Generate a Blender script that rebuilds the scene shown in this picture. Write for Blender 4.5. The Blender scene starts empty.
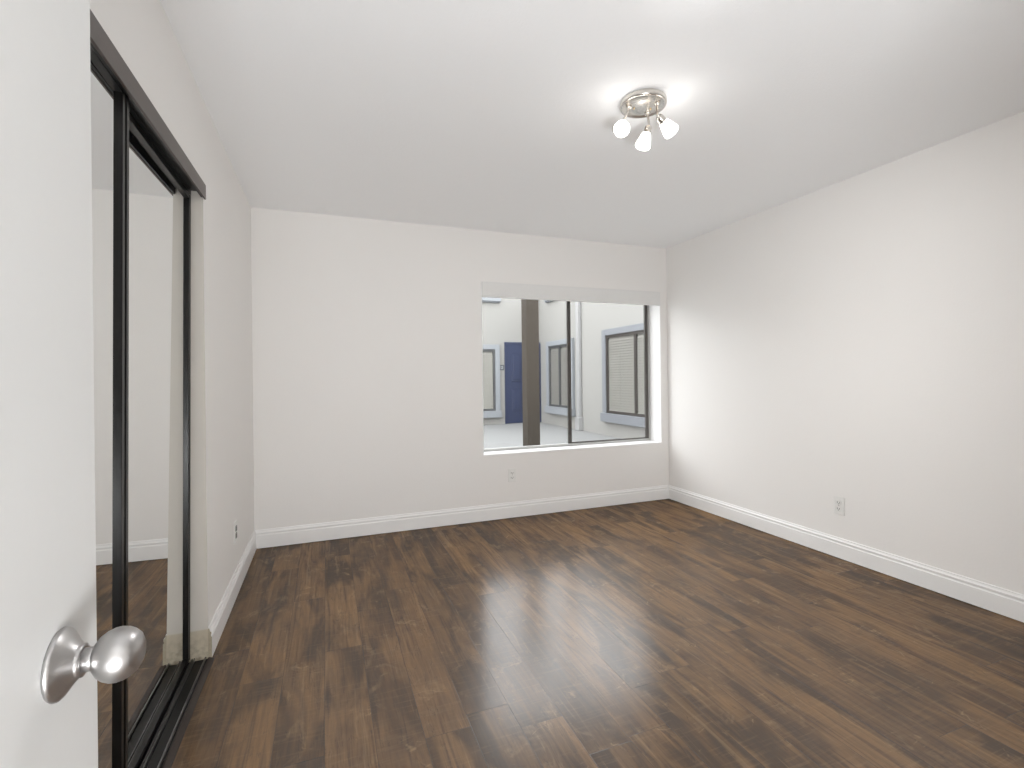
import bpy, bmesh, math, random
from mathutils import Vector, Matrix

SC = bpy.context.scene
COL = SC.collection
PI = math.pi

# ------------------------------------------------------------------ camera
F_PX, YAW, PITCH, ROLL, CAM_Z = 489.1757, 0.363339, 0.001116, -0.012031, 1.207884
fwd = Vector((math.sin(YAW) * math.cos(PITCH), math.cos(YAW) * math.cos(PITCH), math.sin(PITCH)))
r0 = Vector((math.cos(YAW), -math.sin(YAW), 0))
u0 = r0.cross(fwd)
rr = r0 * math.cos(ROLL) + u0 * math.sin(ROLL)
uu = -r0 * math.sin(ROLL) + u0 * math.cos(ROLL)
cd = bpy.data.cameras.new('camera')
cam = bpy.data.objects.new('camera', cd)
COL.objects.link(cam)
M = Matrix((rr, uu, -fwd)).transposed().to_4x4()
M.translation = Vector((0, 0, CAM_Z))
cam.matrix_world = M
cd.sensor_fit = 'HORIZONTAL'
cd.sensor_width = 36
cd.lens = F_PX / 1024 * 36
cd.shift_y = -7.98 / 1024
cd.clip_start = 0.02
SC.camera = cam

# ------------------------------------------------------------------ light and exposure
SC.view_settings.view_transform = 'Standard'
SC.view_settings.look = 'None'
SC.view_settings.gamma = 1
SC.view_settings.use_curve_mapping = False
SC.view_settings.exposure = 0.0
SC.cycles.use_denoising = True
SC.cycles.max_bounces = 14
SC.cycles.diffuse_bounces = 9
SC.cycles.glossy_bounces = 6
SC.cycles.transparent_max_bounces = 12
SC.cycles.sample_clamp_indirect = 6

BULB = 8.4          # radiance of the lit glass shades
BEAM = (2.5, 5.5, 3.2)   # what the three lamp heads throw out of their open ends, watts
SKY = 5.2            # overcast sky
HALL_FILL = 78.0         # added fill light, out of view in the hall, watts

w = bpy.data.worlds.new('overcast_sky')
SC.world = w
w.use_nodes = True
wn, wl = w.node_tree.nodes, w.node_tree.links
bg = wn['Background']
tc = wn.new('ShaderNodeTexCoord')
sep = wn.new('ShaderNodeSeparateXYZ')
rmp = wn.new('ShaderNodeValToRGB')
wl.new(tc.outputs['Generated'], sep.inputs[0])
wl.new(sep.outputs['Z'], rmp.inputs[0])
rmp.color_ramp.elements[0].color = (1.0, 1.015, 1.03, 1)
rmp.color_ramp.elements[1].color = (0.62, 0.64, 0.67, 1)
rmp.color_ramp.elements[0].position = 0.45
wl.new(rmp.outputs[0], bg.inputs['Color'])
bg.inputs['Strength'].default_value = SKY

hl = bpy.data.lights.new('hall_fill_light', 'AREA')     # unseen fill added in the hall, aimed up to brighten the ceiling
hl.shape = 'RECTANGLE'
hl.size, hl.size_y = 0.7, 0.5
hl.energy = HALL_FILL
hl.color = (0.97, 0.985, 1.0)
hlo = bpy.data.objects.new('hall_fill_light', hl)
COL.objects.link(hlo)
hlo.location = (0.06, -0.95, 0.40)
hlo.rotation_euler = (Vector((0.16, 0.54, 0.80)) * -1).to_track_quat('Z', 'Y').to_euler()


# ------------------------------------------------------------------ material helpers
def new_mat(name):
    m = bpy.data.materials.new(name)
    m.use_nodes = True
    nt = m.node_tree
    return m, nt.nodes, nt.links, nt.nodes['Principled BSDF']


def srgb(r, g, b):
    f = lambda c: (c / 255 / 12.92) if c / 255 <= 0.04045 else ((c / 255 + 0.055) / 1.055) ** 2.4
    return (f(r), f(g), f(b), 1)


def plain(name, col, rough=0.5, metal=0.0, bump=0.0, bscale=120, var=0.0, spec=0.5):
    m, n, l, p = new_mat(name)
    p.inputs['Base Color'].default_value = col
    p.inputs['Roughness'].default_value = rough
    p.inputs['Metallic'].default_value = metal
    p.inputs['Specular IOR Level'].default_value = spec
    t = n.new('ShaderNodeTexCoord')
    if bump or var:
        nz = n.new('ShaderNodeTexNoise')
        nz.inputs['Scale'].default_value = bscale
        nz.inputs['Detail'].default_value = 3
        l.new(t.outputs['Object'], nz.inputs['Vector'])
        if bump:
            b = n.new('ShaderNodeBump')
            b.inputs['Strength'].default_value = bump
            b.inputs['Distance'].default_value = 0.004
            l.new(nz.outputs['Fac'], b.inputs['Height'])
            l.new(b.outputs[0], p.inputs['Normal'])
        if var:
            mx = n.new('ShaderNodeMix')
            mx.data_type = 'RGBA'
            mx.inputs['A'].default_value = tuple(c * (1 - var) for c in col[:3]) + (1,)
            mx.inputs['B'].default_value = tuple(min(1, c * (1 + var)) for c in col[:3]) + (1,)
            l.new(nz.outputs['Fac'], mx.inputs['Factor'])
            l.new(mx.outputs['Result'], p.inputs['Base Color'])
    return m


MAT = {}
MAT['wall'] = plain('wall_paint', (0.855, 0.843, 0.826, 1), 0.55, bump=0.10, bscale=90, spec=0.35)
MAT['ceiling'] = plain('ceiling_paint', (0.92, 0.93, 0.94, 1), 0.8, bump=0.22, bscale=110, spec=0.2)
MAT['trim'] = plain('white_trim_paint', (0.88, 0.88, 0.875, 1), 0.35, bump=0.02, bscale=60)
MAT['door'] = plain('door_paint', (0.655, 0.66, 0.655, 1), 0.38, bump=0.06, bscale=45)
MAT['bronze'] = plain('bronze_header', (0.098, 0.080, 0.072, 1), 0.36, metal=0.35, var=0.12, bscale=300)
MAT['black'] = plain('black_frame', (0.007, 0.0065, 0.006, 1), 0.30, var=0.2, bscale=200, spec=0.3)
MAT['track'] = plain('black_track', (0.010, 0.010, 0.010, 1), 0.35, metal=0.5, var=0.4, bscale=90)
MAT['rail'] = plain('worn_rail_metal', (0.22, 0.215, 0.21, 1), 0.28, metal=0.9, var=0.3, bscale=70)
MAT['reducer'] = plain('dark_brown_strip', (0.026, 0.016, 0.011, 1), 0.6, var=0.25, bscale=60)
MAT['plastic'] = plain('white_plastic', (0.82, 0.82, 0.80, 1), 0.3, var=0.02)
MAT['slot'] = plain('dark_slot', (0.03, 0.03, 0.03, 1), 0.6, var=0.1)
MAT['tan_plate'] = plain('grey_plate', (0.24, 0.23, 0.22, 1), 0.45, var=0.1)
MAT['alu'] = plain('window_aluminium', (0.52, 0.52, 0.51, 1), 0.35, metal=0.5, var=0.05)
MAT['sash'] = plain('dark_sash', (0.095, 0.088, 0.082, 1), 0.4, metal=0.4, var=0.1)
MAT['valance'] = plain('valance_white', (0.79, 0.79, 0.78, 1), 0.45, var=0.015, bscale=30)
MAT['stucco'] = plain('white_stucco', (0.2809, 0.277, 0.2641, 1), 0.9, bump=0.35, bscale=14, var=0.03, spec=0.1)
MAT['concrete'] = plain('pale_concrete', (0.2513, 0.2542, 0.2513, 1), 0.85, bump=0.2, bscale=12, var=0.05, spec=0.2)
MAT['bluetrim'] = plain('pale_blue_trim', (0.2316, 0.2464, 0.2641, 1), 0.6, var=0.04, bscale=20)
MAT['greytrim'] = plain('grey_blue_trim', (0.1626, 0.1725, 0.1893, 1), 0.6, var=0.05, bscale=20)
MAT['brown'] = plain('brown_frame', (0.0396, 0.0334, 0.029, 1), 0.45, metal=0.3, var=0.08)
MAT['greyframe'] = plain('grey_frame', (0.0748, 0.0774, 0.0792, 1), 0.45, metal=0.3, var=0.06)
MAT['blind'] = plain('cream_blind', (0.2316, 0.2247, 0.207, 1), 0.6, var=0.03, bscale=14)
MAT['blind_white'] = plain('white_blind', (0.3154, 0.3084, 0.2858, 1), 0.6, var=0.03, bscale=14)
MAT['bluedoor'] = plain('blue_door_paint', srgb(35, 45, 73), 0.5, var=0.03, bscale=9)
MAT['plaque'] = plain('plaque_grey', (0.07, 0.075, 0.085, 1), 0.5, var=0.05)
MAT['numeral'] = plain('plaque_mark', (0.35, 0.36, 0.38, 1), 0.5, var=0.02)
MAT['post'] = plain('grey_brown_post', srgb(60, 55, 49), 0.85, bump=0.12, bscale=18, var=0.07, spec=0.2)
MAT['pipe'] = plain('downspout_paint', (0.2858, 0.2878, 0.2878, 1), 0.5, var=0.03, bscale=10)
MAT['brass'] = plain('brass_socket', (0.62, 0.50, 0.32, 1), 0.25, metal=1.0, var=0.05)


def brushed(name, col, rough):
    m, n, l, p = new_mat(name)
    p.inputs['Base Color'].default_value = col
    p.inputs['Metallic'].default_value = 1
    t = n.new('ShaderNodeTexCoord')
    mp = n.new('ShaderNodeMapping')
    mp.inputs['Scale'].default_value = (40, 40, 900)
    nz = n.new('ShaderNodeTexNoise')
    nz.inputs['Scale'].default_value = 2
    mr = n.new('ShaderNodeMapRange')
    mr.inputs['To Min'].default_value = rough - 0.06
    mr.inputs['To Max'].default_value = rough + 0.08
    l.new(t.outputs['Object'], mp.inputs['Vector'])
    l.new(mp.outputs[0], nz.inputs['Vector'])
    l.new(nz.outputs['Fac'], mr.inputs['Value'])
    l.new(mr.outputs[0], p.inputs['Roughness'])
    return m


MAT['nickel'] = brushed('satin_nickel', (0.46, 0.45, 0.445, 1), 0.34)
MAT['lampnickel'] = brushed('lamp_nickel', (0.66, 0.63, 0.59, 1), 0.24)


def mirror_mat():
    m, n, l, p = new_mat('mirror_silver')
    p.inputs['Metallic'].default_value = 1
    p.inputs['Roughness'].default_value = 0.004
    t = n.new('ShaderNodeTexCoord')
    nz = n.new('ShaderNodeTexNoise')
    nz.inputs['Scale'].default_value = 3
    mx = n.new('ShaderNodeMix')
    mx.data_type = 'RGBA'
    mx.inputs['A'].default_value = (0.84, 0.85, 0.84, 1)
    mx.inputs['B'].default_value = (0.86, 0.865, 0.855, 1)
    l.new(t.outputs['Object'], nz.inputs['Vector'])
    l.new(nz.outputs['Fac'], mx.inputs['Factor'])
    l.new(mx.outputs['Result'], p.inputs['Base Color'])
    return m


MAT['mirror'] = mirror_mat()


def glass_mat():
    m, n, l, p = new_mat('window_glass')
    n.remove(p)
    out = n['Material Output']
    tr = n.new('ShaderNodeBsdfTransparent')
    tr.inputs['Color'].default_value = (0.985, 0.985, 0.98, 1)
    gl = n.new('ShaderNodeBsdfGlossy')
    gl.inputs['Roughness'].default_value = 0.01
    lw = n.new('ShaderNodeLayerWeight')
    lw.inputs['Blend'].default_value = 0.5
    pw = n.new('ShaderNodeMath')
    pw.operation = 'POWER'
    pw.inputs[1].default_value = 5
    l.new(lw.outputs['Facing'], pw.inputs[0])
    fr = n.new('ShaderNodeMath')
    fr.operation = 'MULTIPLY_ADD'
    fr.inputs[1].default_value = 0.45
    fr.inputs[2].default_value = 0.02
    l.new(pw.outputs[0], fr.inputs[0])
    mx = n.new('ShaderNodeMixShader')
    l.new(fr.outputs[0], mx.inputs[0])
    l.new(tr.outputs[0], mx.inputs[1])
    l.new(gl.outputs[0], mx.inputs[2])
    l.new(mx.outputs[0], out.inputs['Surface'])
    return m


MAT['glass'] = glass_mat()


def lit_mat():
    m, n, l, p = new_mat('lit_frosted_glass')
    p.inputs['Base Color'].default_value = (0.9, 0.88, 0.84, 1)
    p.inputs['Roughness'].default_value = 0.4
    p.inputs['Emission Color'].default_value = (1.0, 0.965, 0.92, 1)
    p.inputs['Emission Strength'].default_value = BULB
    return m


MAT['lit'] = lit_mat()


def jamb_mat():
    m, n, l, p = new_mat('worn_jamb_paint')
    p.inputs['Roughness'].default_value = 0.6
    t = n.new('ShaderNodeTexCoord')
    sp = n.new('ShaderNodeSeparateXYZ')
    l.new(t.outputs['Object'], sp.inputs[0])
    nz = n.new('ShaderNodeTexNoise')
    nz.inputs['Scale'].default_value = 38
    nz.inputs['Detail'].default_value = 5
    l.new(t.outputs['Object'], nz.inputs['Vector'])
    h = n.new('ShaderNodeMapRange')           # scuffs end about 13 cm above the floor, at the cut skirting
    h.inputs['From Min'].default_value = 0.14
    h.inputs['From Max'].default_value = 0.0
    h.inputs['To Min'].default_value = 0.0
    h.inputs['To Max'].default_value = 0.85
    l.new(sp.outputs['Z'], h.inputs['Value'])
    mu = n.new('ShaderNodeMath')
    mu.operation = 'MULTIPLY'
    l.new(h.outputs[0], mu.inputs[0])
    rp = n.new('ShaderNodeMapRange')
    rp.inputs['From Min'].default_value = 0.42
    rp.inputs['From Max'].default_value = 0.66
    l.new(nz.outputs['Fac'], rp.inputs['Value'])
    l.new(rp.outputs[0], mu.inputs[1])
    mx = n.new('ShaderNodeMix')
    mx.data_type = 'RGBA'
    mx.inputs['A'].default_value = (0.66, 0.63, 0.58, 1)
    mx.inputs['B'].default_value = (0.20, 0.16, 0.11, 1)
    l.new(mu.outputs[0], mx.inputs['Factor'])
    st = n.new('ShaderNodeMapRange')          # unpainted strip where the skirting returns into the opening
    st.inputs['From Min'].default_value = 0.136
    st.inputs['From Max'].default_value = 0.130
    l.new(sp.outputs['Z'], st.inputs['Value'])
    m2 = n.new('ShaderNodeMix')
    m2.data_type = 'RGBA'
    m2.inputs['A'].default_value = (0.64, 0.61, 0.56, 1)
    m2.inputs['B'].default_value = (0.56, 0.50, 0.39, 1)
    l.new(st.outputs[0], m2.inputs['Factor'])
    l.new(m2.outputs['Result'], mx.inputs['A'])
    l.new(mx.outputs['Result'], p.inputs['Base Color'])
    return m


MAT['jamb'] = jamb_mat()


def floor_mat():
    m, n, l, p = new_mat('wood_plank_laminate')

    def math_(op, a, b=None, c=None):
        k = n.new('ShaderNodeMath')
        k.operation = op
        for i, v in enumerate((a, b, c)):
            if v is None:
                continue
            if isinstance(v, (int, float)):
                k.inputs[i].default_value = v
            else:
                l.new(v, k.inputs[i])
        return k.outputs[0]

    def comb(x, y, z):
        k = n.new('ShaderNodeCombineXYZ')
        for i, v in enumerate((x, y, z)):
            if isinstance(v, (int, float)):
                k.inputs[i].default_value = v
            else:
                l.new(v, k.inputs[i])
        return k.outputs[0]

    def white(v):
        k = n.new('ShaderNodeTexWhiteNoise')
        k.noise_dimensions = '3D'
        l.new(v, k.inputs['Vector'])
        return k.outputs['Value']

    def noise(v, detail=4, rough=0.55, dist=0.0):
        k = n.new('ShaderNodeTexNoise')
        k.inputs['Scale'].default_value = 1
        k.inputs['Detail'].default_value = detail
        k.inputs['Roughness'].default_value = rough
        k.inputs['Distortion'].default_value = dist
        l.new(v, k.inputs['Vector'])
        return k.outputs['Fac']

    def rng(v, a, b, c=0.0, d=1.0):
        k = n.new('ShaderNodeMapRange')
        k.interpolation_type = 'SMOOTHSTEP'
        k.inputs['From Min'].default_value = a
        k.inputs['From Max'].default_value = b
        k.inputs['To Min'].default_value = c
        k.inputs['To Max'].default_value = d
        l.new(v, k.inputs['Value'])
        return k.outputs[0]

    def mix(fac, a, b, mode='MIX'):
        k = n.new('ShaderNodeMix')
        k.data_type = 'RGBA'
        k.blend_type = mode
        for s, v in (('Factor', fac), ('A', a), ('B', b)):
            if isinstance(v, (int, float, tuple)):
                k.inputs[s].default_value = v
            else:
                l.new(v, k.inputs[s])
        return k.outputs['Result']

    t = n.new('ShaderNodeTexCoord')
    sp = n.new('ShaderNodeSeparateXYZ')
    l.new(t.outputs['Object'], sp.inputs[0])
    X, Y = sp.outputs['X'], sp.outputs['Y']
    PW, PL = 0.158, 1.22
    ux = math_('DIVIDE', math_('SUBTRACT', X, 0.93 - 10 * PW), PW)
    ix = math_('FLOOR', ux)
    fx = math_('FRACT', ux)
    rowr = white(comb(ix, 3.7, 0))
    vy = math_('ADD', math_('DIVIDE', Y, PL), math_('MULTIPLY', rowr, 7.31))
    iy = math_('FLOOR', vy)
    fy = math_('FRACT', vy)
    pid = white(comb(ix, iy, 1.0))
    pid2 = white(comb(ix, iy, 9.0))
    off = math_('MULTIPLY', pid, 53.0)
    # broad smoky bands that run with the grain
    band = noise(comb(math_('ADD', math_('MULTIPLY', X, 8.0), off), math_('ADD', math_('MULTIPLY', Y, 2.0), math_('MULTIPLY', pid2, 31)), off), 3, 0.55, 0.6)
    band = rng(band, 0.38, 0.62)
    grain = noise(comb(math_('ADD', math_('MULTIPLY', X, 48), off), math_('MULTIPLY', Y, 3), off), 5, 0.65, 0.8)
    fine = noise(comb(math_('MULTIPLY', X, 260), math_('MULTIPLY', Y, 14), off), 3, 0.6)
    blot = noise(comb(math_('ADD', math_('MULTIPLY', X, 11), off), math_('MULTIPLY', Y, 7), off), 5, 0.6, 1.0)
    saw = noise(comb(math_('MULTIPLY', X, 7), math_('ADD', math_('MULTIPLY', Y, 95), off), off), 3, 0.5)
    vein = noise(comb(math_('ADD', math_('MULTIPLY', X, 16), off), math_('MULTIPLY', Y, 2.2), off), 4, 0.6, 1.6)
    streak = noise(comb(math_('ADD', math_('MULTIPLY', X, 34), off), math_('ADD', math_('MULTIPLY', Y, 1.3), off), off), 4, 0.6, 1.2)
    veinm = rng(math_('ABSOLUTE', math_('SUBTRACT', vein, 0.5)), 0.0, 0.016, 1.0, 0.0)
    crack = noise(comb(math_('ADD', math_('MULTIPLY', X, 2.2), off), math_('ADD', math_('MULTIPLY', Y, 5), off), off), 3, 0.5, 0.3)
    crackm = rng(math_('ABSOLUTE', math_('SUBTRACT', crack, 0.52)), 0.0, 0.006, 1.0, 0.0)
    dark = FL_DARK
    light = FL_LIGHT
    base = mix(band, dark, light)
    base = mix(rng(pid, 0.0, 1.0, 0.0, 0.42), base, FL_RED)
    base = mix(rng(pid2, 0.55, 1.0, 0.0, 0.45), base, FL_DEEP)
    base = mix(rng(grain, 0.28, 0.66, 0.42, 0.0), base, FL_DEEP)
    base = mix(rng(blot, 0.55, 0.75, 0.0, 0.35), base, FL_PALE)
    base = mix(rng(streak, 0.50, 0.66, 0.0, 0.55), base, FL_DEEP)
    base = mix(rng(streak, 0.30, 0.42, 0.28, 0.0), base, FL_PALE)
    base = mix(rng(fine, 0.35, 0.75, 0.13, 0.0), base, FL_DEEP)
    base = mix(rng(saw, 0.52, 0.72, 0.0, 0.10), base, FL_PALE)
    base = mix(math_('MULTIPLY', veinm, rng(blot, 0.4, 0.6, 0.0, 0.6)), base, FL_DEEP)
    base = mix(math_('MULTIPLY', crackm, rng(blot, 0.52, 0.64, 0.0, 0.4)), base, FL_PALE)
    # joints
    gx = math_('MULTIPLY', math_('MINIMUM', fx, math_('SUBTRACT', 1.0, fx)), PW)
    gy = math_('MULTIPLY', math_('MINIMUM', fy, math_('SUBTRACT', 1.0, fy)), PL)
    g = math_('MINIMUM', gx, gy)
    gap = rng(g, 0.0004, 0.0016, 1.0, 0.0)
    base = mix(math_('MULTIPLY', gap, 0.65), base, (0.012, 0.009, 0.007, 1))
    n.remove(p)
    df = n.new('ShaderNodeBsdfDiffuse')
    gs = n.new('ShaderNodeBsdfGlossy')
    lw = n.new('ShaderNodeLayerWeight')
    lw.inputs['Blend'].default_value = 0.5
    g2 = n.new('ShaderNodeBsdfGlossy')
    m0 = n.new('ShaderNodeMixShader')
    m0.inputs[0].default_value = FL_BROAD
    l.new(df.outputs[0], m0.inputs[1])
    l.new(g2.outputs[0], m0.inputs[2])
    sheen = math_('MULTIPLY_ADD', math_('POWER', lw.outputs['Facing'], 4), FL_EDGE, FL_GLOSS)
    mx = n.new('ShaderNodeMixShader')
    l.new(sheen, mx.inputs[0])
    l.new(m0.outputs[0], mx.inputs[1])
    l.new(gs.outputs[0], mx.inputs[2])
    l.new(mx.outputs[0], n['Material Output'].inputs['Surface'])
    l.new(base, df.inputs['Color'])
    ro = math_('ADD', FL_ROUGH, math_('MULTIPLY', math_('SUBTRACT', grain, 0.5), 0.16))
    l.new(ro, gs.inputs['Roughness'])
    l.new(math_('ADD', ro, 0.20), g2.inputs['Roughness'])
    hgt = math_('SUBTRACT', math_('ADD', math_('MULTIPLY', fine, 0.12), math_('MULTIPLY', grain, 0.2)), gap)
    b = n.new('ShaderNodeBump')
    b.inputs['Strength'].default_value = 0.25
    b.inputs['Distance'].default_value = 0.0005
    l.new(hgt, b.inputs['Height'])
    l.new(b.outputs[0], df.inputs['Normal'])
    l.new(b.outputs[0], gs.inputs['Normal'])
    return m


FL_DARK = (0.068, 0.035, 0.0125, 1)
FL_LIGHT = (0.265, 0.142, 0.053, 1)
FL_RED = (0.170, 0.087, 0.036, 1)
FL_DEEP = (0.040, 0.021, 0.009, 1)
FL_PALE = (0.42, 0.27, 0.135, 1)
FL_ROUGH = 0.22
FL_GLOSS, FL_EDGE, FL_BROAD = 0.125, 0.0, 0.015
MAT['floor'] = floor_mat()


# ------------------------------------------------------------------ mesh helpers
def box(bm, x0, x1, y0, y1, z0, z1, bev=0.0, seg=2):
    vs = [bm.verts.new((x, y, z)) for x in (x0, x1) for y in (y0, y1) for z in (z0, z1)]
    q = [(0, 1, 3, 2), (4, 6, 7, 5), (0, 4, 5, 1), (2, 3, 7, 6), (0, 2, 6, 4), (1, 5, 7, 3)]
    fs = [bm.faces.new([vs[i] for i in f]) for f in q]
    if bev:
        es = {e for f in fs for e in f.edges}
        bmesh.ops.bevel(bm, geom=list(es), offset=bev, segments=seg, affect='EDGES', profile=0.5)
    return fs


def lathe(bm, prof, seg=32, mat=None):
    """profile (radius, z) revolved about +Z, then moved by mat"""
    mat = mat or Matrix.Identity(4)
    rings = []
    for r, z in prof:
        if r < 1e-6:
            rings.append([bm.verts.new(mat @ Vector((0, 0, z)))])
        else:
            rings.append([bm.verts.new(mat @ Vector((r * math.cos(2 * PI * k / seg), r * math.sin(2 * PI * k / seg), z))) for k in range(seg)])
    for a, b in zip(rings, rings[1:]):
        for k in range(seg):
            k2 = (k + 1) % seg
            if len(a) == 1 and len(b) == 1:
                continue
            if len(a) == 1:
                f = [a[0], b[k], b[k2]]
            elif len(b) == 1:
                f = [a[k], a[k2], b[0]]
            else:
                f = [a[k], a[k2], b[k2], b[k]]
            try:
                bm.faces.new(f).smooth = True
            except ValueError:
                pass
    bmesh.ops.recalc_face_normals(bm, faces=bm.faces)


def tube(bm, pts, rad, seg=12):
    pts = [Vector(p) for p in pts]
    rings = []
    for i, p in enumerate(pts):
        d = (pts[min(i + 1, len(pts) - 1)] - pts[max(i - 1, 0)]).normalized()
        a = d.orthogonal().normalized() if i == 0 else (rings[-1][1] - d * rings[-1][1].dot(d)).normalized()
        b = d.cross(a)
        rings.append(([bm.verts.new(p + rad * (math.cos(2 * PI * k / seg) * a + math.sin(2 * PI * k / seg) * b)) for k in range(seg)], a))
    for (A, _), (B, _) in zip(rings, rings[1:]):
        for k in range(seg):
            bm.faces.new([A[k], A[(k + 1) % seg], B[(k + 1) % seg], B[k]]).smooth = True
    bm.faces.new(list(reversed(rings[0][0])))
    bm.faces.new(rings[-1][0])
    bmesh.ops.recalc_face_normals(bm, faces=bm.faces)


def extrude_profile(bm, prof, A, B, out):
    """profile (offset along out, height) swept straight from A to B"""
    A, B, out = Vector(A), Vector(B), Vector(out)
    ra = [bm.verts.new(A + out * t + Vector((0, 0, z))) for t, z in prof]
    rb = [bm.verts.new(B + out * t + Vector((0, 0, z))) for t, z in prof]
    k = len(prof)
    for i in range(k):
        j = (i + 1) % k
        bm.faces.new([ra[i], ra[j], rb[j], rb[i]])
    bm.faces.new(ra)
    bm.faces.new(list(reversed(rb)))
    bmesh.ops.recalc_face_normals(bm, faces=bm.faces)


def obj(name, bm, mat, parent=None, loc=None):
    me = bpy.data.meshes.new(name)
    bm.normal_update()
    bm.to_mesh(me)
    bm.free()
    for m in (mat if isinstance(mat, list) else [mat]):
        me.materials.append(m)
    o = bpy.data.objects.new(name, me)
    COL.objects.link(o)
    if parent is not None:
        o.parent = parent
    if loc:
        o.location = loc
    return o


def tag(o, label, cat, group=None, kind=None):
    o['label'] = label
    o['category'] = cat
    if group:
        o['group'] = group
    if kind:
        o['kind'] = kind
    return o


def thing(name, label, cat, loc=(0, 0, 0), rz=0.0, group=None, kind=None):
    o = bpy.data.objects.new(name, None)
    COL.objects.link(o)
    o.location = loc
    o.rotation_euler = (0, 0, rz)
    o.empty_display_size = 0.1
    return tag(o, label, cat, group, kind)


def bx(*a, bev=0.0, seg=2):
    bm = bmesh.new()
    box(bm, *a, bev=bev, seg=seg)
    return bm


def boxes(lst, bev=0.0):
    bm = bmesh.new()
    for a in lst:
        box(bm, *a, bev=bev)
    return bm


def struct(name, bm, mat, label, cat, parent=None):
    return tag(obj(name, bm, mat, parent), label, cat, kind='structure')


# ------------------------------------------------------------------ room shell
XL, XR, YB, YF, H = -0.489, 3.1146, 3.9206, -0.15, 2.44
WT = 0.22
OY0, OY1, OZ = 0.70, 2.452, 2.03            # closet opening
WX0, WX1, WZ0, WZ1 = 1.222, 3.040, 0.540, 2.010   # window opening
DX0, DX1, DZ = -0.235, 1.02, 2.05           # room door opening, made wider to let the hall fill in
HY = -1.75                                  # hall end
CX = -1.15                                  # closet back

struct('floor', bx(CX - 0.1, XR + WT, HY - 0.1, YB + WT, -0.12, 0.0), MAT['floor'],
       'dark brown wood plank floor running towards the window', 'floor')
struct('ceiling', bx(CX - 0.1, XR + WT, HY - 0.1, YB + WT, H, H + 0.12), MAT['ceiling'],
       'flat white textured ceiling', 'ceiling')
struct('wall_left', boxes([(XL - 0.115, XL, OY1, YB, 0, H), (XL - 0.115, XL, YF, OY0, 0, H), (XL - 0.115, XL, OY0, OY1, OZ, H)]),
       MAT['wall'], 'white wall with the mirrored closet opening', 'wall')
struct('wall_back', boxes([(CX, WX0, YB, YB + WT, 0, H), (WX1, XR + WT, YB, YB + WT, 0, H),
                           (WX0, WX1, YB, YB + WT, 0, WZ0), (WX0, WX1, YB, YB + WT, WZ1, H)]),
       MAT['wall'], 'off-white wall around the window', 'wall')
struct('wall_right', bx(XR, XR + WT, HY, YB, 0, H), MAT['wall'], 'long plain off-white wall with one outlet', 'wall')
struct('wall_front', boxes([(CX, DX0, YF - 0.12, YF, 0, H), (DX1, XR, YF - 0.12, YF, 0, H), (DX0, DX1, YF - 0.12, YF, DZ, H)]),
       MAT['wall'], 'wall with the doorway the room is seen from', 'wall')
struct('wall_closet', boxes([(CX - 0.1, CX, YF, YB, 0, H)]), MAT['wall'], 'closet back wall behind the mirror doors', 'wall')
struct('wall_hall', boxes([(CX - 0.1, XR, HY - 0.1, HY, 0, H), (CX - 0.1, CX, HY, YF - 0.12, 0, H)]), MAT['wall'],
       'hall walls beyond the doorway', 'wall')
# jamb lining of the closet opening (thin painted board, worn at the foot)
struct('trim_1', bx(XL - 0.114, XL, OY1 - 0.004, OY1, 0.004, OZ), MAT['jamb'],
       'scuffed beige jamb at the far end of the closet opening', 'trim')
# window reveal lining
struct('trim_2', boxes([(WX0 - 0.001, WX1 + 0.001, YB - 0.003, YB + 0.19, WZ0, WZ0 + 0.014),
                        (WX1 - 0.008, WX1, YB - 0.001, YB + 0.19, WZ0 + 0.014, WZ1),
                        (WX0, WX0 + 0.008, YB - 0.001, YB + 0.19, WZ0 + 0.014, WZ1)], bev=0.002),
       MAT['trim'], 'bright white sill and side lining of the window opening', 'trim')

BB = [(0, 0.004), (0.014, 0.004), (0.014, 0.094), (0.0115, 0.098), (0.0105, 0.103), (0.0125, 0.108), (0.0125, 0.115), (0.0085, 0.119),
      (0.006, 0.125), (0.005, 0.133), (0, 0.133)]


def baseboard(name, A, B, out, label):
    bm = bmesh.new()
    extrude_profile(bm, BB, A, B, out)
    return struct(name, bm, MAT['trim'], label, 'baseboard')


bl = baseboard('baseboard_left', (XL, OY1, 0), (XL, YB, 0), (1, 0, 0), 'short white baseboard between closet and window wall')
bl.data.materials.append(plain('raw_board_end', (0.42, 0.37, 0.28, 1), 0.8, var=0.15, bscale=120))
for f_ in bl.data.polygons:                 # the sawn end at the closet opening is unpainted
    if f_.normal.y < -0.9:
        f_.material_index = 1
baseboard('baseboard_back', (XL, YB, 0), (XR, YB, 0), (0, -1, 0), 'white baseboard under the window')
baseboard('baseboard_right', (XR, YF, 0), (XR, YB, 0), (-1, 0, 0), 'white baseboard along the plain long wall')

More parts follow.
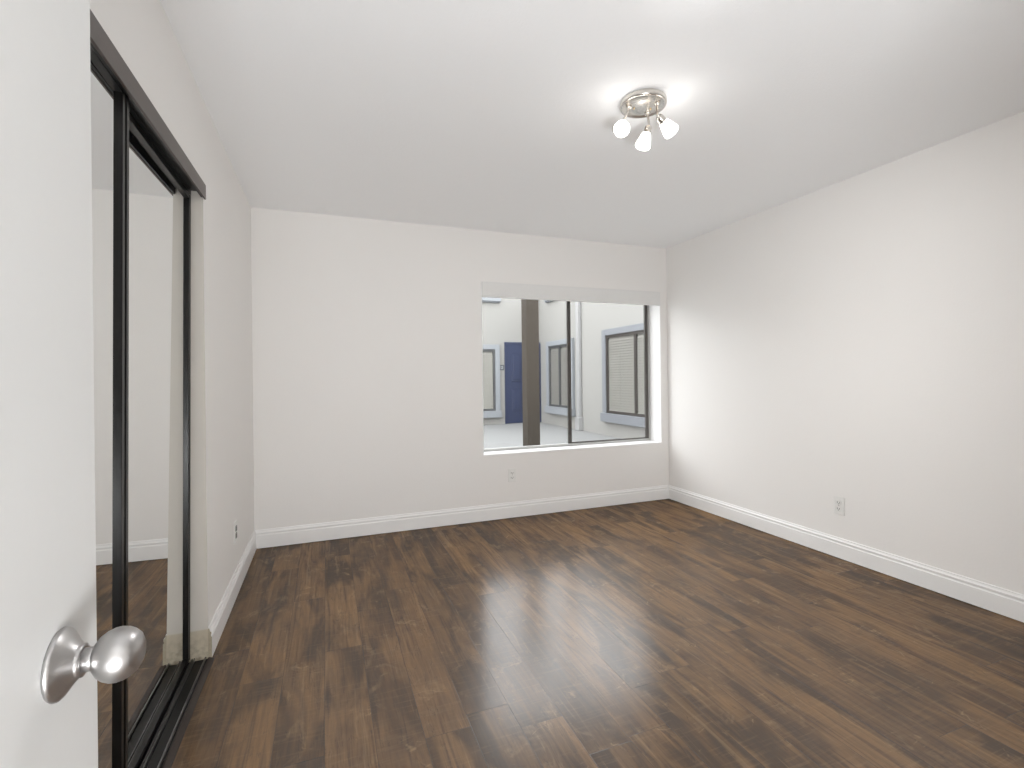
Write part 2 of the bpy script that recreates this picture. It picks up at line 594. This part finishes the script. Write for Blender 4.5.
# ------------------------------------------------------------------ closet: tracks and mirror doors
L = OY1 - OY0
ZT0, ZT1 = 1.993, 2.056
bm = bx(0.0004, 0.008, -0.02, L + 0.016, ZT0, ZT1, bev=0.0015)
bm2 = bx(-0.007, -0.0012, 0.001, L - 0.006, ZT0 + 0.002, 2.028)
for b_ in (bm, bm2):                        # the header hangs a little low towards the entry
    for v in b_.verts:
        v.co.z += (v.co.y - L) * 0.0195 * (1 if v.co.z < 2.02 or b_ is bm else 0) + 0.003
tag(obj('closet_header', bm, MAT['bronze'], loc=(XL, OY0, 0)), 'long bronze header strip across the top of the mirrored closet', 'header')
t = thing('trim_3', 'black top track inside the head of the closet opening', 'door track', (XL, OY0, 0), kind='structure')
obj('fascia_backing', bm2, MAT['black'], t)
obj('channel', boxes([(-0.108, -0.0072, 0.001, L - 0.006, 2.022, 2.0295), (-0.0455, -0.0435, 0.001, L - 0.006, 2.002, 2.022),
                      (-0.088, -0.086, 0.001, L - 0.006, 2.002, 2.022)]), MAT['black'], t)

t = thing('closet_bottom_track', 'black double floor track under the mirrored closet doors', 'door track', (XL, OY0, 0))
obj('base_plate', bx(-0.108, 0.0, 0.0, L - 0.005, 0.0005, 0.005), MAT['track'], t)
obj('rail', bx(-0.012, -0.006, 0.0, L - 0.005, 0.005, 0.016, bev=0.0015), MAT['rail'], t)
obj('rail', boxes([(-0.052, -0.0485, 0.0, L - 0.005, 0.005, 0.019), (-0.0595, -0.0565, 0.0, L - 0.005, 0.005, 0.019)], bev=0.001), MAT['rail'], t)
bm = bmesh.new()
extrude_profile(bm, [(0, 0.0), (0.024, 0.0), (0.022, 0.003), (0.006, 0.009), (0, 0.009)], (0, 0, 0), (0, L + 0.0, 0), (1, 0, 0))
obj('threshold_strip', bm, MAT['reducer'], t)


def mirror_door(xf, y0, y1, zb, zt, SW, label):
    """frame front at xf, local origin at the foot of the far edge"""
    t = thing('sliding_mirror_door', label, 'mirror door', (xf - 0.011, y0, 0), group='sliding mirror doors')
    t.rotation_euler = (0, 0.011, 0)        # the doors lean slightly into the room
    W = y1 - y0
    d = 0.022
    rec = 0.0105
    obj('mirror', bx(-d + 0.004, -rec, 0.02, W - 0.02, zb + 0.012, zt - 0.012), MAT['mirror'], t)

    def stile(a, b):
        return boxes([(-d, 0.0, a, a + (b - a) * 0.36, zb, zt), (-d, -0.004, a + (b - a) * 0.36, a + (b - a) * 0.64, zb, zt),
                      (-d, 0.0, a + (b - a) * 0.64, b, zb, zt)], bev=0.001)
    obj('stile', stile(0.0, SW), MAT['black'], t)
    obj('stile', stile(W - SW, W), MAT['black'], t)
    obj('rail', bx(-d, 0.0, SW + 0.0001, W - SW - 0.0001, zt - 0.02, zt, bev=0.001), MAT['black'], t)
    obj('rail', bx(-d, 0.0, SW + 0.0001, W - SW - 0.0001, zb, zb + 0.016, bev=0.001), MAT['black'], t)
    return t


mirror_door(XL - 0.021, 0.705, 1.634, 0.0175, 2.000, 0.046, 'nearer sliding mirror door, half hidden behind the open white door')
mirror_door(XL - 0.055, 1.520, 2.446, 0.0195, 2.000, 0.030, 'sliding mirror door standing against the scuffed closet jamb')

# ------------------------------------------------------------------ open room door with knob
LX = -0.2394
YE = 0.670
t = thing('door_1', 'open plain white door with satin metal knob', 'door', (LX, YE - 0.77, 0), kind='structure')
obj('door_leaf', bx(-0.035, 0.0, 0.0, 0.77, 0.008, 2.035, bev=0.0015), MAT['door'], t)
kn = bpy.data.objects.new('door_knob', None)
COL.objects.link(kn)
kn.parent = t
kn.location = (0, 0.77 - 0.084, 0.941)
kn.rotation_euler = (0, PI / 2, 0)
kn.scale = (0.965, 0.965, 0.97)
kn['label'] = 'round satin nickel door knob'
bm = bmesh.new()
lathe(bm, [(0, 0.0), (0.0325, 0.0), (0.0335, 0.0015), (0.0333, 0.0035), (0.0315, 0.0055), (0.0255, 0.0095), (0.020, 0.0135), (0.0165, 0.0168),
           (0.0155, 0.018), (0.0155, 0.020), (0.0125, 0.0205), (0, 0.0205)], 64)
obj('rose', bm, MAT['nickel'], kn)
bm = bmesh.new()
lathe(bm, [(0, 0.019), (0.0115, 0.019), (0.0112, 0.026), (0.0115, 0.0305), (0, 0.0305)], 48)
obj('neck', bm, MAT['nickel'], kn)
bm = bmesh.new()
pr = [(0, 0.0285), (0.0115, 0.0285), (0.0150, 0.030), (0.0195, 0.0335), (0.0232, 0.0385), (0.0253, 0.0440), (0.0258, 0.0490), (0.0248, 0.0545),
      (0.0222, 0.0600), (0.0180, 0.0648), (0.0120, 0.0680), (0.006, 0.0692), (0, 0.0695)]
lathe(bm, pr, 64)
obj('knob', bm, MAT['nickel'], kn)


# ------------------------------------------------------------------ window of the room
FY0, FY1 = YB + 0.105, YB + 0.145
t = thing('window_1', 'white sliding window looking onto the courtyard', 'window', (WX0, YB, WZ0), kind='structure')
WW, WH = WX1 - WX0, WZ1 - WZ0
a, b = 0.168, 0.209
fw = 0.026
obj('frame', boxes([(0.009, fw, a, b, 0.0145, WH - 0.001), (WW - fw, WW - 0.009, a, b, 0.0145, WH - 0.001),
                    (fw, WW - fw, a, b, 0.0145, 0.034), (fw, WW - fw, a, b, WH - 0.05, WH - 0.001)], bev=0.001), MAT['alu'], t)
MX = 2.132 - WX0
s = obj('sliding_sash', boxes([(MX - 0.017, MX + 0.018, a + 0.004, a + 0.022, 0.0345, WH - 0.051), (WW - fw - 0.034, WW - fw - 0.0005, a + 0.004, a + 0.022, 0.0345, WH - 0.051),
                               (MX + 0.018, WW - fw - 0.034, a + 0.004, a + 0.022, 0.0345, 0.046), (MX + 0.018, WW - fw - 0.034, a + 0.004, a + 0.022, WH - 0.07, WH - 0.051)]),
        MAT['sash'], t)
s['label'] = 'dark framed sliding sash'
obj('glass', bx(MX + 0.018, WW - fw - 0.034, a + 0.011, a + 0.015, 0.046, WH - 0.07), MAT['glass'], s)
obj('latch', bx(MX - 0.025, MX - 0.008, a - 0.008, a + 0.0035, 0.795, 0.845, bev=0.003), MAT['sash'], s)
obj('glass', bx(fw, MX + 0.004, a + 0.028, a + 0.032, 0.034, WH - 0.05), MAT['glass'], t)

t = thing('blind_valance', 'white blind valance across the top of the window', 'valance', (WX0, YB, 1.878))
obj('fascia', bx(0.0085, WW - 0.0085, -0.012, 0.006, 0.016, 0.131, bev=0.003), MAT['valance'], t)
obj('headrail', bx(0.02, WW - 0.02, 0.012, 0.060, 0.020, 0.118, bev=0.002), MAT['valance'], t)
obj('bottom_lip', bx(0.009, WW - 0.009, -0.016, 0.010, 0.0, 0.0155, bev=0.003), MAT['valance'], t)


# ------------------------------------------------------------------ electrical outlets
def outlet(loc, rz, label, plate, inner, group='wall outlets'):
    t = thing('electrical_outlet', label, 'outlet', loc, rz, group)     # local: faces -Y, origin at plate centre
    obj('cover_plate', bx(-0.036, 0.036, -0.006, 0.0, -0.058, 0.058, bev=0.0025), plate, t)
    for dz in (-0.020, 0.020):
        bm = bmesh.new()
        fs = box(bm, -0.017, 0.017, -0.0085, -0.0055, dz - 0.0145, dz + 0.0145, bev=0.004)
        r = obj('receptacle', bm, inner, t)
        obj('slot', boxes([(-0.0085, -0.0055, -0.0089, -0.0082, dz - 0.004, dz + 0.006), (0.0055, 0.0085, -0.0089, -0.0082, dz - 0.004, dz + 0.006),
                           (-0.0025, 0.0025, -0.0089, -0.0082, dz - 0.011, dz - 0.006)]), MAT['slot'], r)
    bm = bmesh.new()
    lathe(bm, [(0, 0.0055), (0.0035, 0.0055), (0.003, 0.0075), (0, 0.0075)], 16, Matrix.Rotation(PI / 2, 4, 'X'))
    obj('screw', bm, MAT['nickel'], t)
    return t


outlet((1.480, YB, 0.365), 0, 'white wall outlet below the window', MAT['plastic'], MAT['plastic'])
outlet((XR, 2.224, 0.343), -PI / 2, 'white wall outlet low on the plain long wall', MAT['plastic'], MAT['plastic'])
outlet((XL, 3.130, 0.353), PI / 2, 'white wall outlet with dark sockets beside the mirrored closet', MAT['plastic'], MAT['tan_plate'])


# ------------------------------------------------------------------ ceiling lamp
CXL, CYL = 1.343, 1.836
t = thing('ceiling_spotlight', 'brushed nickel ceiling spotlight with three lit frosted glass heads', 'ceiling light', (CXL, CYL, H))
bm = bmesh.new()
lathe(bm, [(0, -0.001), (0.094, -0.001), (0.100, -0.005), (0.102, -0.010), (0.102, -0.024), (0.099, -0.029), (0.092, -0.030), (0.088, -0.027), (0.05, -0.031), (0, -0.033)], 72)
obj('canopy', bm, MAT['lampnickel'], t)
for ang in (0.0, PI * 0.83):
    bm = bmesh.new()
    lathe(bm, [(0, -0.036), (0.004, -0.036), (0.005, -0.033), (0.004, -0.028), (0, -0.028)], 16, Matrix.Translation((0.04 * math.cos(ang), 0.04 * math.sin(ang), 0)))
    obj('screw', bm, MAT['brass'], t)
heads = [  # (base xy, shade centre, axis)
    ((-0.060, 0.020), (-0.120, 0.004, -0.146), (-0.16, -0.86, -0.46)),
    ((0.050, 0.035), (0.043, 0.052, -0.150), (-0.22, 0.22, -0.95)),
    ((0.040, -0.045), (0.078, -0.070, -0.142), (0.80, 0.06, -0.60)),
]
for watts, spread, (base, c, ax) in zip(BEAM, (100, 170, 100), heads):
    c, ax = Vector(c), Vector(ax).normalized()
    R = ax.to_track_quat('Z', 'Y').to_matrix().to_4x4()
    neck = c - ax * 0.034
    sock0 = neck - ax * 0.030
    b0 = Vector((base[0], base[1], -0.029))
    pts = []
    mid1 = Vector((b0.x, b0.y, (b0.z + sock0.z) / 2 - 0.002))
    for k in range(13):
        s = k / 12
        pts.append(b0 * (1 - s) ** 3 + mid1 * 3 * s * (1 - s) ** 2 + (sock0 - ax * 0.014) * 3 * s * s * (1 - s) + sock0 * s ** 3)
    bm = bmesh.new()
    tube(bm, pts, 0.0055, 14)
    lathe(bm, [(0, 0.0), (0.013, 0.0), (0.013, -0.006), (0.007, -0.010), (0, -0.010)], 20, Matrix.Translation(b0))
    arm = obj('arm', bm, MAT['lampnickel'], t)
    bm = bmesh.new()
    lathe(bm, [(0, -0.002), (0.012, -0.002), (0.0155, 0.002), (0.0165, 0.010), (0.0165, 0.026), (0.018, 0.0275), (0.018, 0.032), (0, 0.032)], 32, Matrix.Translation(sock0) @ R)
    obj('socket', bm, MAT['lampnickel'], arm)
    bm = bmesh.new()
    lathe(bm, [(0, 0.0), (0.0175, 0.0), (0.021, 0.008), (0.026, 0.024), (0.0315, 0.044), (0.0345, 0.056), (0.0335, 0.063), (0.028, 0.069), (0.017, 0.073), (0, 0.0745)], 40,
          Matrix.Translation(neck) @ R)
    obj('glass_shade', bm, MAT['lit'], arm)
    ld = bpy.data.lights.new('lamp_beam', 'AREA')
    ld.shape = 'DISK'
    ld.size = 0.06
    ld.spread = math.radians(spread)
    ld.energy = watts
    ld.color = (1.0, 0.992, 0.98)
    lo = bpy.data.objects.new('lamp_beam', ld)
    COL.objects.link(lo)
    lo.parent = t
    lo.location = c + ax * 0.044
    lo.rotation_euler = (-ax).to_track_quat('Z', 'Y').to_euler()

# ------------------------------------------------------------------ courtyard
FYW, SXW = 11.75, 5.27
struct('ground', bx(-9, SXW + 0.2, YB + WT, FYW + 0.2, -0.12, -0.002), MAT['concrete'], 'pale concrete courtyard paving outside the window', 'ground')
struct('wall_courtyard_far', bx(-9, SXW + 0.25, FYW, FYW + 0.25, -0.1, 3.4), MAT['stucco'], 'white stucco house wall with the blue door', 'wall')
struct('wall_courtyard_side', bx(SXW, SXW + 0.25, YB + WT, FYW, -0.1, 3.4), MAT['stucco'], 'white stucco house wall with the brown framed window', 'wall')


def house_window(loc, rz, W, z0, z1, label, trim, frame, blind, mull, group='house windows on the courtyard'):
    """local: opening faces -Y, X to the viewer's right, origin under its middle on the wall plane"""
    t = thing('house_window', label, 'window', loc, rz, group, kind='thing')
    h = W / 2
    tw = 0.12
    st = 0.17
    obj('surround', boxes([(-h, -h + tw, -0.075, 0.0, z0 + st, z1), (h - tw, h, -0.075, 0.0, z0 + st, z1), (-h + tw, h - tw, -0.075, 0.0, z1 - tw, z1)], bev=0.004), trim, t)
    obj('sill', bx(-h - 0.02, h + 0.02, -0.115, 0.0, z0, z0 + st, bev=0.006), trim, t)
    i = h - tw
    fz0, fz1 = z0 + st, z1 - tw
    f = 0.055
    fr = obj('window_frame', boxes([(-i, -i + f, -0.050, 0.0, fz0, fz1), (i - f, i, -0.050, 0.0, fz0, fz1), (-i + f, i - f, -0.050, 0.0, fz0, fz0 + f), (-i + f, i - f, -0.050, 0.0, fz1 - f, fz1),
                                    ] + ([(-0.03, 0.03, -0.050, 0.0, fz0 + f, fz1 - f)] if mull else [])), frame, t)
    for x0, x1 in ([(-i + f, -0.03), (0.03, i - f)] if mull else [(-i + f, i - f)]):
        obj('pane', bx(x0, x1, -0.043, -0.040, fz0 + f, fz1 - f), MAT['glass'], fr)
        bm = bmesh.new()
        nsl = int((fz1 - fz0 - 2 * f) / 0.05)
        for k in range(nsl):
            z = fz0 + f + 0.025 + k * 0.05
            vs = [bm.verts.new(p) for p in ((x0 + 0.004, -0.033, z - 0.022), (x1 - 0.004, -0.033, z - 0.022), (x1 - 0.004, -0.008, z + 0.020), (x0 + 0.004, -0.008, z + 0.020))]
            v2 = [bm.verts.new(v.co + Vector((0, 0.002, 0.0008))) for v in vs]
            bm.faces.new(vs)
            bm.faces.new(list(reversed(v2)))
            for q in range(4):
                bm.faces.new([vs[q], v2[q], v2[(q + 1) % 4], vs[(q + 1) % 4]])
        bmesh.ops.recalc_face_normals(bm, faces=bm.faces)
        obj('blind', bm, blind, t)
    return t


house_window((4.12 - 0.75, FYW, 0), 0, 1.5, 0.18, 2.02, 'pale blue trimmed house window with cream blinds beside the blue door', MAT['bluetrim'], MAT['greyframe'], MAT['blind_white'], False)
house_window((SXW, 10.55, 0), -PI / 2, 1.40, 0.29, 2.07, 'smaller grey framed house window between blue door and downspout', MAT['bluetrim'], MAT['greyframe'], MAT['blind'], True)
house_window((SXW, 7.47, 0), -PI / 2, 2.20, 0.29, 2.12, 'large brown framed house window with closed blinds, nearer than the downspout', MAT['greytrim'], MAT['brown'], MAT['blind'], True)
# upper-floor window sills; walls stop just above them to let the sky in
for loc, rz, wd, lab in (((4.16 - 0.75, FYW, 3.085), 0, 1.5, 'pale upper window sill high on the far house wall above the cream blinds'),
                         ((SXW, 10.95, 3.06), -PI / 2, 0.66, 'short pale upper window sill high on the side house wall beside the post')):
    t = thing('upper_window_sill', lab, 'ledge', loc, rz, 'upper window sills on the house walls')
    obj('slab', bx(-wd / 2, wd / 2, -0.10, 0.0, 0.03, 0.15, bev=0.006), MAT['bluetrim'], t)
    obj('under_strip', bx(-wd / 2 + 0.01, wd / 2 - 0.01, -0.07, 0.0, 0.0, 0.03, bev=0.004), MAT['greytrim'], t)  # darker strip set back along the underside

# blue front door of the house
t = thing('blue_front_door', 'blue panelled house door partly hidden by the post', 'door', (4.31, FYW, 0), kind='thing')
DW = 0.93
obj('door_frame', boxes([(-0.045, 0.0, -0.03, 0.0, 0.0, 2.09), (DW, DW + 0.025, -0.03, 0.0, 0.0, 2.09), (0.0, DW, -0.03, 0.0, 2.045, 2.09)], bev=0.003), MAT['bluedoor'], t)
lf = obj('door_leaf', bx(0.004, DW - 0.004, -0.012, 0.0, 0.012, 2.042), MAT['bluedoor'], t)
for x0, x1 in ((0.14, 0.42), (0.51, 0.79)):
    for z0, z1 in ((1.08, 1.81), (0.32, 0.89)):
        bm = bmesh.new()
        box(bm, x0, x1, -0.032, -0.0118, z0, z1, bev=0.010)
        box(bm, x0 + 0.04, x1 - 0.04, -0.050, -0.0318, z0 + 0.05, z1 - 0.05, bev=0.012)
        obj('door_panel', bm, MAT['bluedoor'], lf)
bm = bmesh.new()
lathe(bm, [(0, 0.012), (0.03, 0.012), (0.03, 0.018), (0.012, 0.022), (0.012, 0.045), (0.026, 0.052), (0.028, 0.065), (0.018, 0.078), (0, 0.08)], 24,
      Matrix.Translation((0.86, 0, 0.98)) @ Matrix.Rotation(PI / 2, 4, 'X'))
obj('knob', bm, MAT['nickel'], lf)

t = thing('house_number_plaque', 'small dark grey square plaque on the wall beside the blue door', 'plaque', (4.185, FYW, 1.44))
obj('backing', bx(-0.066, 0.066, -0.02, 0.0, -0.068, 0.068, bev=0.004), MAT['plaque'], t)
bm = bmesh.new()
box(bm, -0.028, 0.028, -0.024, -0.0195, -0.036, -0.022)
box(bm, -0.028, 0.028, -0.024, -0.0195, 0.022, 0.036)
box(bm, -0.028, -0.014, -0.024, -0.0195, -0.022, 0.022)
box(bm, 0.014, 0.028, -0.024, -0.0195, -0.022, 0.022)
obj('lettering', bm, MAT['numeral'], t)

# square post in the courtyard
t = thing('porch_post', 'square grey brown post standing in front of the blue door', 'post', (2.87, 6.90, 0))
obj('shaft', bx(0.0, 0.207, 0.0, 0.207, 0.10, 3.4, bev=0.006), MAT['post'], t)
obj('footing', bx(-0.02, 0.227, -0.02, 0.227, -0.002, 0.10, bev=0.008), MAT['post'], t)

# downspout on the side wall
t = thing('downspout', 'white square downspout running down the side house wall', 'downspout', (SXW, 9.58, 0))
obj('pipe', bx(-0.085, -0.012, -0.06, 0.06, 0.30, 3.35, bev=0.008), MAT['pipe'], t)
obj('boot', bx(-0.115, 0.0, -0.085, 0.085, -0.002, 0.30, bev=0.012), MAT['pipe'], t)
for z in (0.9, 2.6):
    obj('strap', bx(-0.090, 0.0, -0.066, 0.066, z, z + 0.03, bev=0.002), MAT['pipe'], t)
